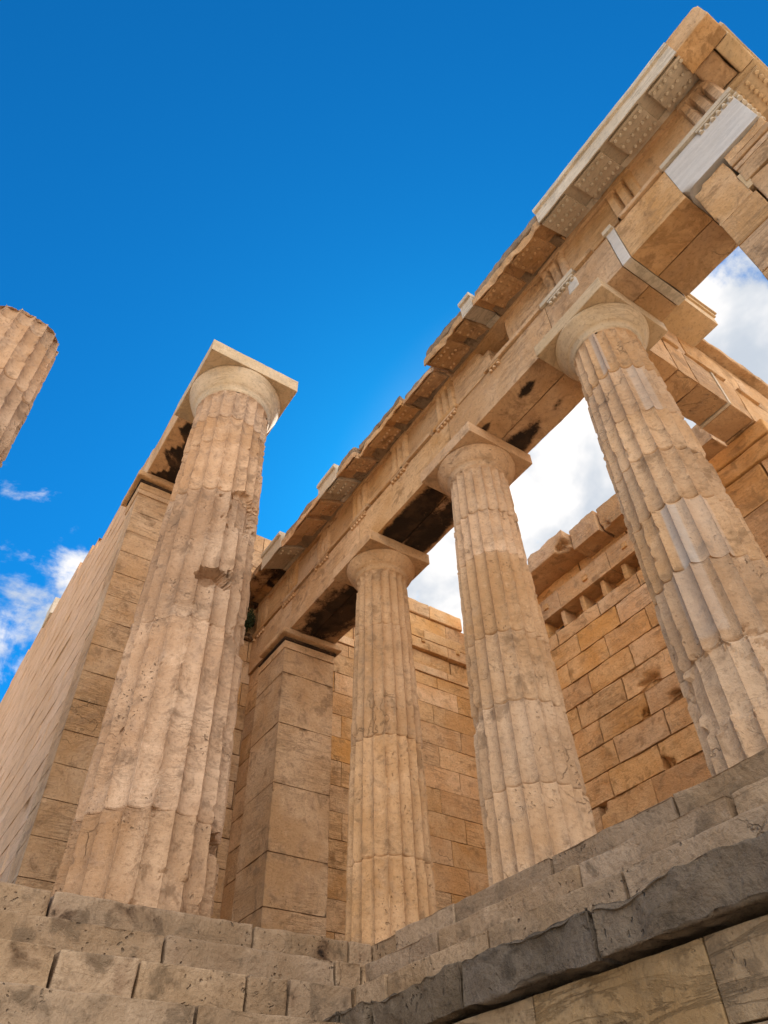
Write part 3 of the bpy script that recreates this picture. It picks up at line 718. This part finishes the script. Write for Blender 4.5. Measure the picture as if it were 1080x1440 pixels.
# ------------------------------------------------------------------ side entablature (running away behind the nearest column) and its pier
se = thing('entablature', 'side entablature with one new cornice block, running back behind the nearest column', 'entablature', (-5.3, -2, 5.85))
XF = -5.56
mb = MB()
for (a, b) in [(-1.27, -.56), (-1.68, -1.275), (-2.27, -1.685), (-2.84, -2.33), (-4.3, -2.845)]:
    block(mb, (XF, a, 5.852), (-5.05, b, 6.62), .006, .06, .012, .02, fresh=.0)
for (a, b) in [(-1.9, -.56), (-3.2, -1.905), (-4.3, -3.205)]:
    block(mb, (XF + .02, a, 6.67), (-5.05, b, 7.33), .008, .08, .012, .03, bite=[((XF, b - .3, 6.9), .1)])
block(mb, (XF + .03, -4.3, 7.335), (-5.05, -1.5, 7.46), .01, .09, .012, .04)
mb.build('beam_stone', M_wing, se)
mb = MB(); block(mb, (XF - .01, -2.325, 5.849), (-5.05, -2.275, 6.62), .003, .06, .001, .003); mb.build('replacement_strip', M_white, se)
mb = MB(); 
for (a, b) in [(-1.6, -.7), (-2.6, -1.75), (-3.4, -2.9)]: block(mb, (XF - .04, a, 6.6), (-5.3, b, 6.675), .01, .05, .01, .035)
mb.build('taenia', M_wing, se)
mb = MB(); block(mb, (XF - .44, -2.30, 7.30), (-5.05, -1.0, 7.50), .004, .1, .002, .006)
block(mb, (XF - .47, -2.32, 7.502), (-5.05, -1.0, 7.56), .004, .1, .002, .004); block(mb, (XF - .50, -2.33, 7.562), (-5.05, -1.0, 7.60), .004, .1, .002, .004)
mb.build('cornice_block', M_pale, se, 'clean new cornice block')
mb = MB(); block(mb, (XF - .12, -4.3, 7.462), (-5.05, -2.34, 7.60), .02, .06, .02, .05); mb.build('worn_cornice', M_wing, se)
pw = thing('stone_pier', 'ochre pier behind the nearest column, carrying the side entablature', 'pier', (-5.2, -3.4, 0))
mb = MB(); ZQ = [0, .95, 1.9, 2.9, 3.9, 4.62, 5.25]
for k in range(len(ZQ) - 1):
    c = -5.42 + .12 * (k % 2)
    block(mb, (-5.60, -4.3, ZQ[k] + .002), (c - .004, -2.90, ZQ[k + 1] - .004), .01, .07, .02, .03); block(mb, (c, -4.3, ZQ[k] + .002), (-4.65, -2.89, ZQ[k + 1] - .003), .008, .07, .012, .02)
block(mb, (-5.62, -4.3, 5.255), (-4.65, -2.87, 5.56), .01, .06, .01, .03); block(mb, (-5.64, -4.3, 5.563), (-4.65, -2.85, 5.846), .012, .06, .012, .04)
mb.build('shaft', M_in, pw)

# ------------------------------------------------------------------ steps
def stepping(lst, name, label, cat, loc, mat, steps, axis):
    t = thing(name, label, cat, loc)
    for (c0, z0, z1, cuts, ch) in steps:
        mb = MB()
        for a, b in zip(cuts, cuts[1:]):
            dz = rnd.uniform(-.012, .006); dy = rnd.uniform(-.012, .012)
            if axis == 'y': lo, hi = (a + .001, c0 - .75, z0), (b - .001, c0 + dy, z1 + dz)
            else: lo, hi = (c0 + dy, a + .001, z0), (c0 + .75, b - .001, z1 + dz)
            block(mb, lo, hi, .008, .05, .014, ch, bite=[], sc_=2.2, soot_shade=soot_step if axis == 'x' else None)
        mb.build('step', mat, t)
    return t
stepping(None, 'steps', 'pale marble steps under the row of columns, rising to the right edge', 'steps', (-4, .6, -.6), M_step, [
    (.63, -.302, 0, [-9.4, -8.1, -6.75, -5.95, -4.77, -3.51, -2.25, -1.30, .2], .015),
    (.95, -.58, -.304, [-9.4, -7.9, -6.6, -5.36, -4.08, -2.81, -2.38, -1.25, -.95], .02),
    (1.27, -.86, -.582, [-9.4, -8.5, -7.3, -6.0, -4.69, -3.38, -2.07, -1.0], .025)], 'y')
def soot_step(x, y, z):
    s = 0
    for (yc, w_, z0, a_) in [(3.70, .16, -.15, .62), (1.2, .14, -.15, .62), (2.78, .12, -.45, .6), (2.35, .18, -.42, .5), (3.28, .10, -.75, .8), (3.95, .4, -.66, .5), (1.86, .1, -.75, .6), (.85, .35, -.8, .6), (.75, .12, -.15, .6), (2.33, .12, -.72, .5), (3.1, .5, -.06, .46), (.72, .1, -.45, .6)]:
        s = max(s, a_ * max(0, 1.25 - math.hypot((y - yc) / w_ / 1.5, (z - z0) / .3)))
    return min(.50, s * .62)
stepping(None, 'steps', 'worn marble steps below the massive column, with dark stained joints', 'steps', (-1.2, 4, -.6), M_step, [
    (-.90, -.302, 0, [.62, .90, 1.93, 3.77, 4.9, 6.2, 7.6, 9.2, 11], .045),
    (-1.27, -.60, -.304, [.60, .98, 1.26, 2.87, 4.6, 6.1, 8.2, 10, 12], .03),
    (-1.64, -.925, -.602, [.80, 1.30, 1.91, 2.28, 3.17, 3.77, 5.6, 7.5, 9.5, 12], .035),
    (-2.02, -1.5, -.927, [.9, 1.5, 2.82, 5.0, 8, 10, 12], .035)], 'x')
gc = thing('limestone_course', 'dark grey limestone course with broken upper edge below the pale steps', 'stone course', (-4, 1.5, -1))
mb = MB()
gcuts = [-9.6, -7.6, -6.1, -4.68, -3.44, -2.30, -1.9, -1.0]
def gtop(x, y):
    n = .03 * noise.noise(Vector((x * 3, y * 2, 7))) + .012 * noise.noise(Vector((x * 11, 0, 7)))
    return -.845 + n
for a, b in zip(gcuts, gcuts[1:]):
    block(mb, (a + .002, .95, -1.145), (b - .002, 1.61 + rnd.uniform(-.02, .02), -.84), .008, .028, .040, .032, top=gtop, sc_=3.4)
mb.build('course_stone', M_grey, gc)
fw = thing('foundation_wall', 'large smooth foundation blocks below the dark grey course at bottom right', 'wall', (-5, 1.4, -3.9))
mb = MB()
for (z0, z1, cuts) in [(-1.53, -1.150, [-9.6, -7.7, -6.5, -5.28, -4.0, -2.7, -1.4, 0]), (-2.0, -1.534, [-9.6, -6.4, -4.25, -2.2, 0]), (-2.6, -2.004, [-9.6, -7, -5.0, -3.1, 0]), (-3.2, -2.604, [-9.6, -6.1, -4.2, 0]), (-4.0, -3.204, [-9.6, -7, -5, -3, 0])]:
    for a, b in zip(cuts, cuts[1:]): block(mb, (a + .002, .9, z0), (b - .002, 1.50, z1), .004, .06, .006, .012)
mb.build('ashlar', M_base, fw)

# ------------------------------------------------------------------ shrub in the corner
sh = thing('shrub', 'small dark green bush growing at the end of the entablature beside the massive column', 'shrub', (3.62, .62, 6.75))
mb = MB(); rs = random.Random(3)
for i in range(900):
    d = Vector((rs.gauss(0, 1), rs.gauss(0, 1), rs.gauss(0, 1))).normalized() * rs.uniform(.2, 1) ** .6
    c = Vector((3.60, .66, 6.98)) + Vector((d.x * .16, d.y * .17, d.z * .34 * (.8 + .3 * noise.noise(d * 3))))
    a = Vector((rs.gauss(0, 1), rs.gauss(0, 1), rs.gauss(0, 1))).normalized() * .032; b = a.cross(Vector((rs.gauss(0, 1), rs.gauss(0, 1), rs.gauss(0, 1)))).normalized() * .013
    mb.add([tuple(c - a), tuple(c + b), tuple(c + a), tuple(c - b)], [(0, 1, 2, 3)], rs.random())
mb.build('foliage', M_leaf, sh)
mb = MB()
for i in range(5):
    e = Vector((3.6 + rs.uniform(-.1, .1), .66 + rs.uniform(-.1, .1), 7.15)); s = Vector((3.66, .6, 6.72)); q = Vector((.008, 0, 0)); q2 = Vector((0, .008, 0))
    mb.add([tuple(s - q), tuple(s + q), tuple(s + q2), tuple(e)], [(0, 1, 3), (1, 2, 3), (2, 0, 3)])
mb.build('stem', M_leaf, sh)

# ------------------------------------------------------------------ setting: floors and ground
def sheet(name, x0, x1, y0, y1, z, mat, n=60, amp=0.):
    mb = MB(); vs = []
    for j in range(n + 1):
        for i in range(n + 1):
            x, y = x0 + (x1 - x0) * i / n, y0 + (y1 - y0) * j / n
            vs.append((x, y, z + amp * noise.noise(Vector((x * .2, y * .2, 0)))))
    mb.add(vs, [(j * (n + 1) + i, j * (n + 1) + i + 1, (j + 1) * (n + 1) + i + 1, (j + 1) * (n + 1) + i) for j in range(n) for i in range(n)], .3)
    o = mb.build(name, mat); o['kind'] = 'structure'; return o
sheet('floor', -9.2, 3.4, -5.6, .2, -.02, M_step, 40)
sheet('hall_floor', -.5, 34, .2, 14, -.02, M_step, 30)
sheet('ground', -900, 900, -900, 900, -4.0, M_ground, 120, .15)
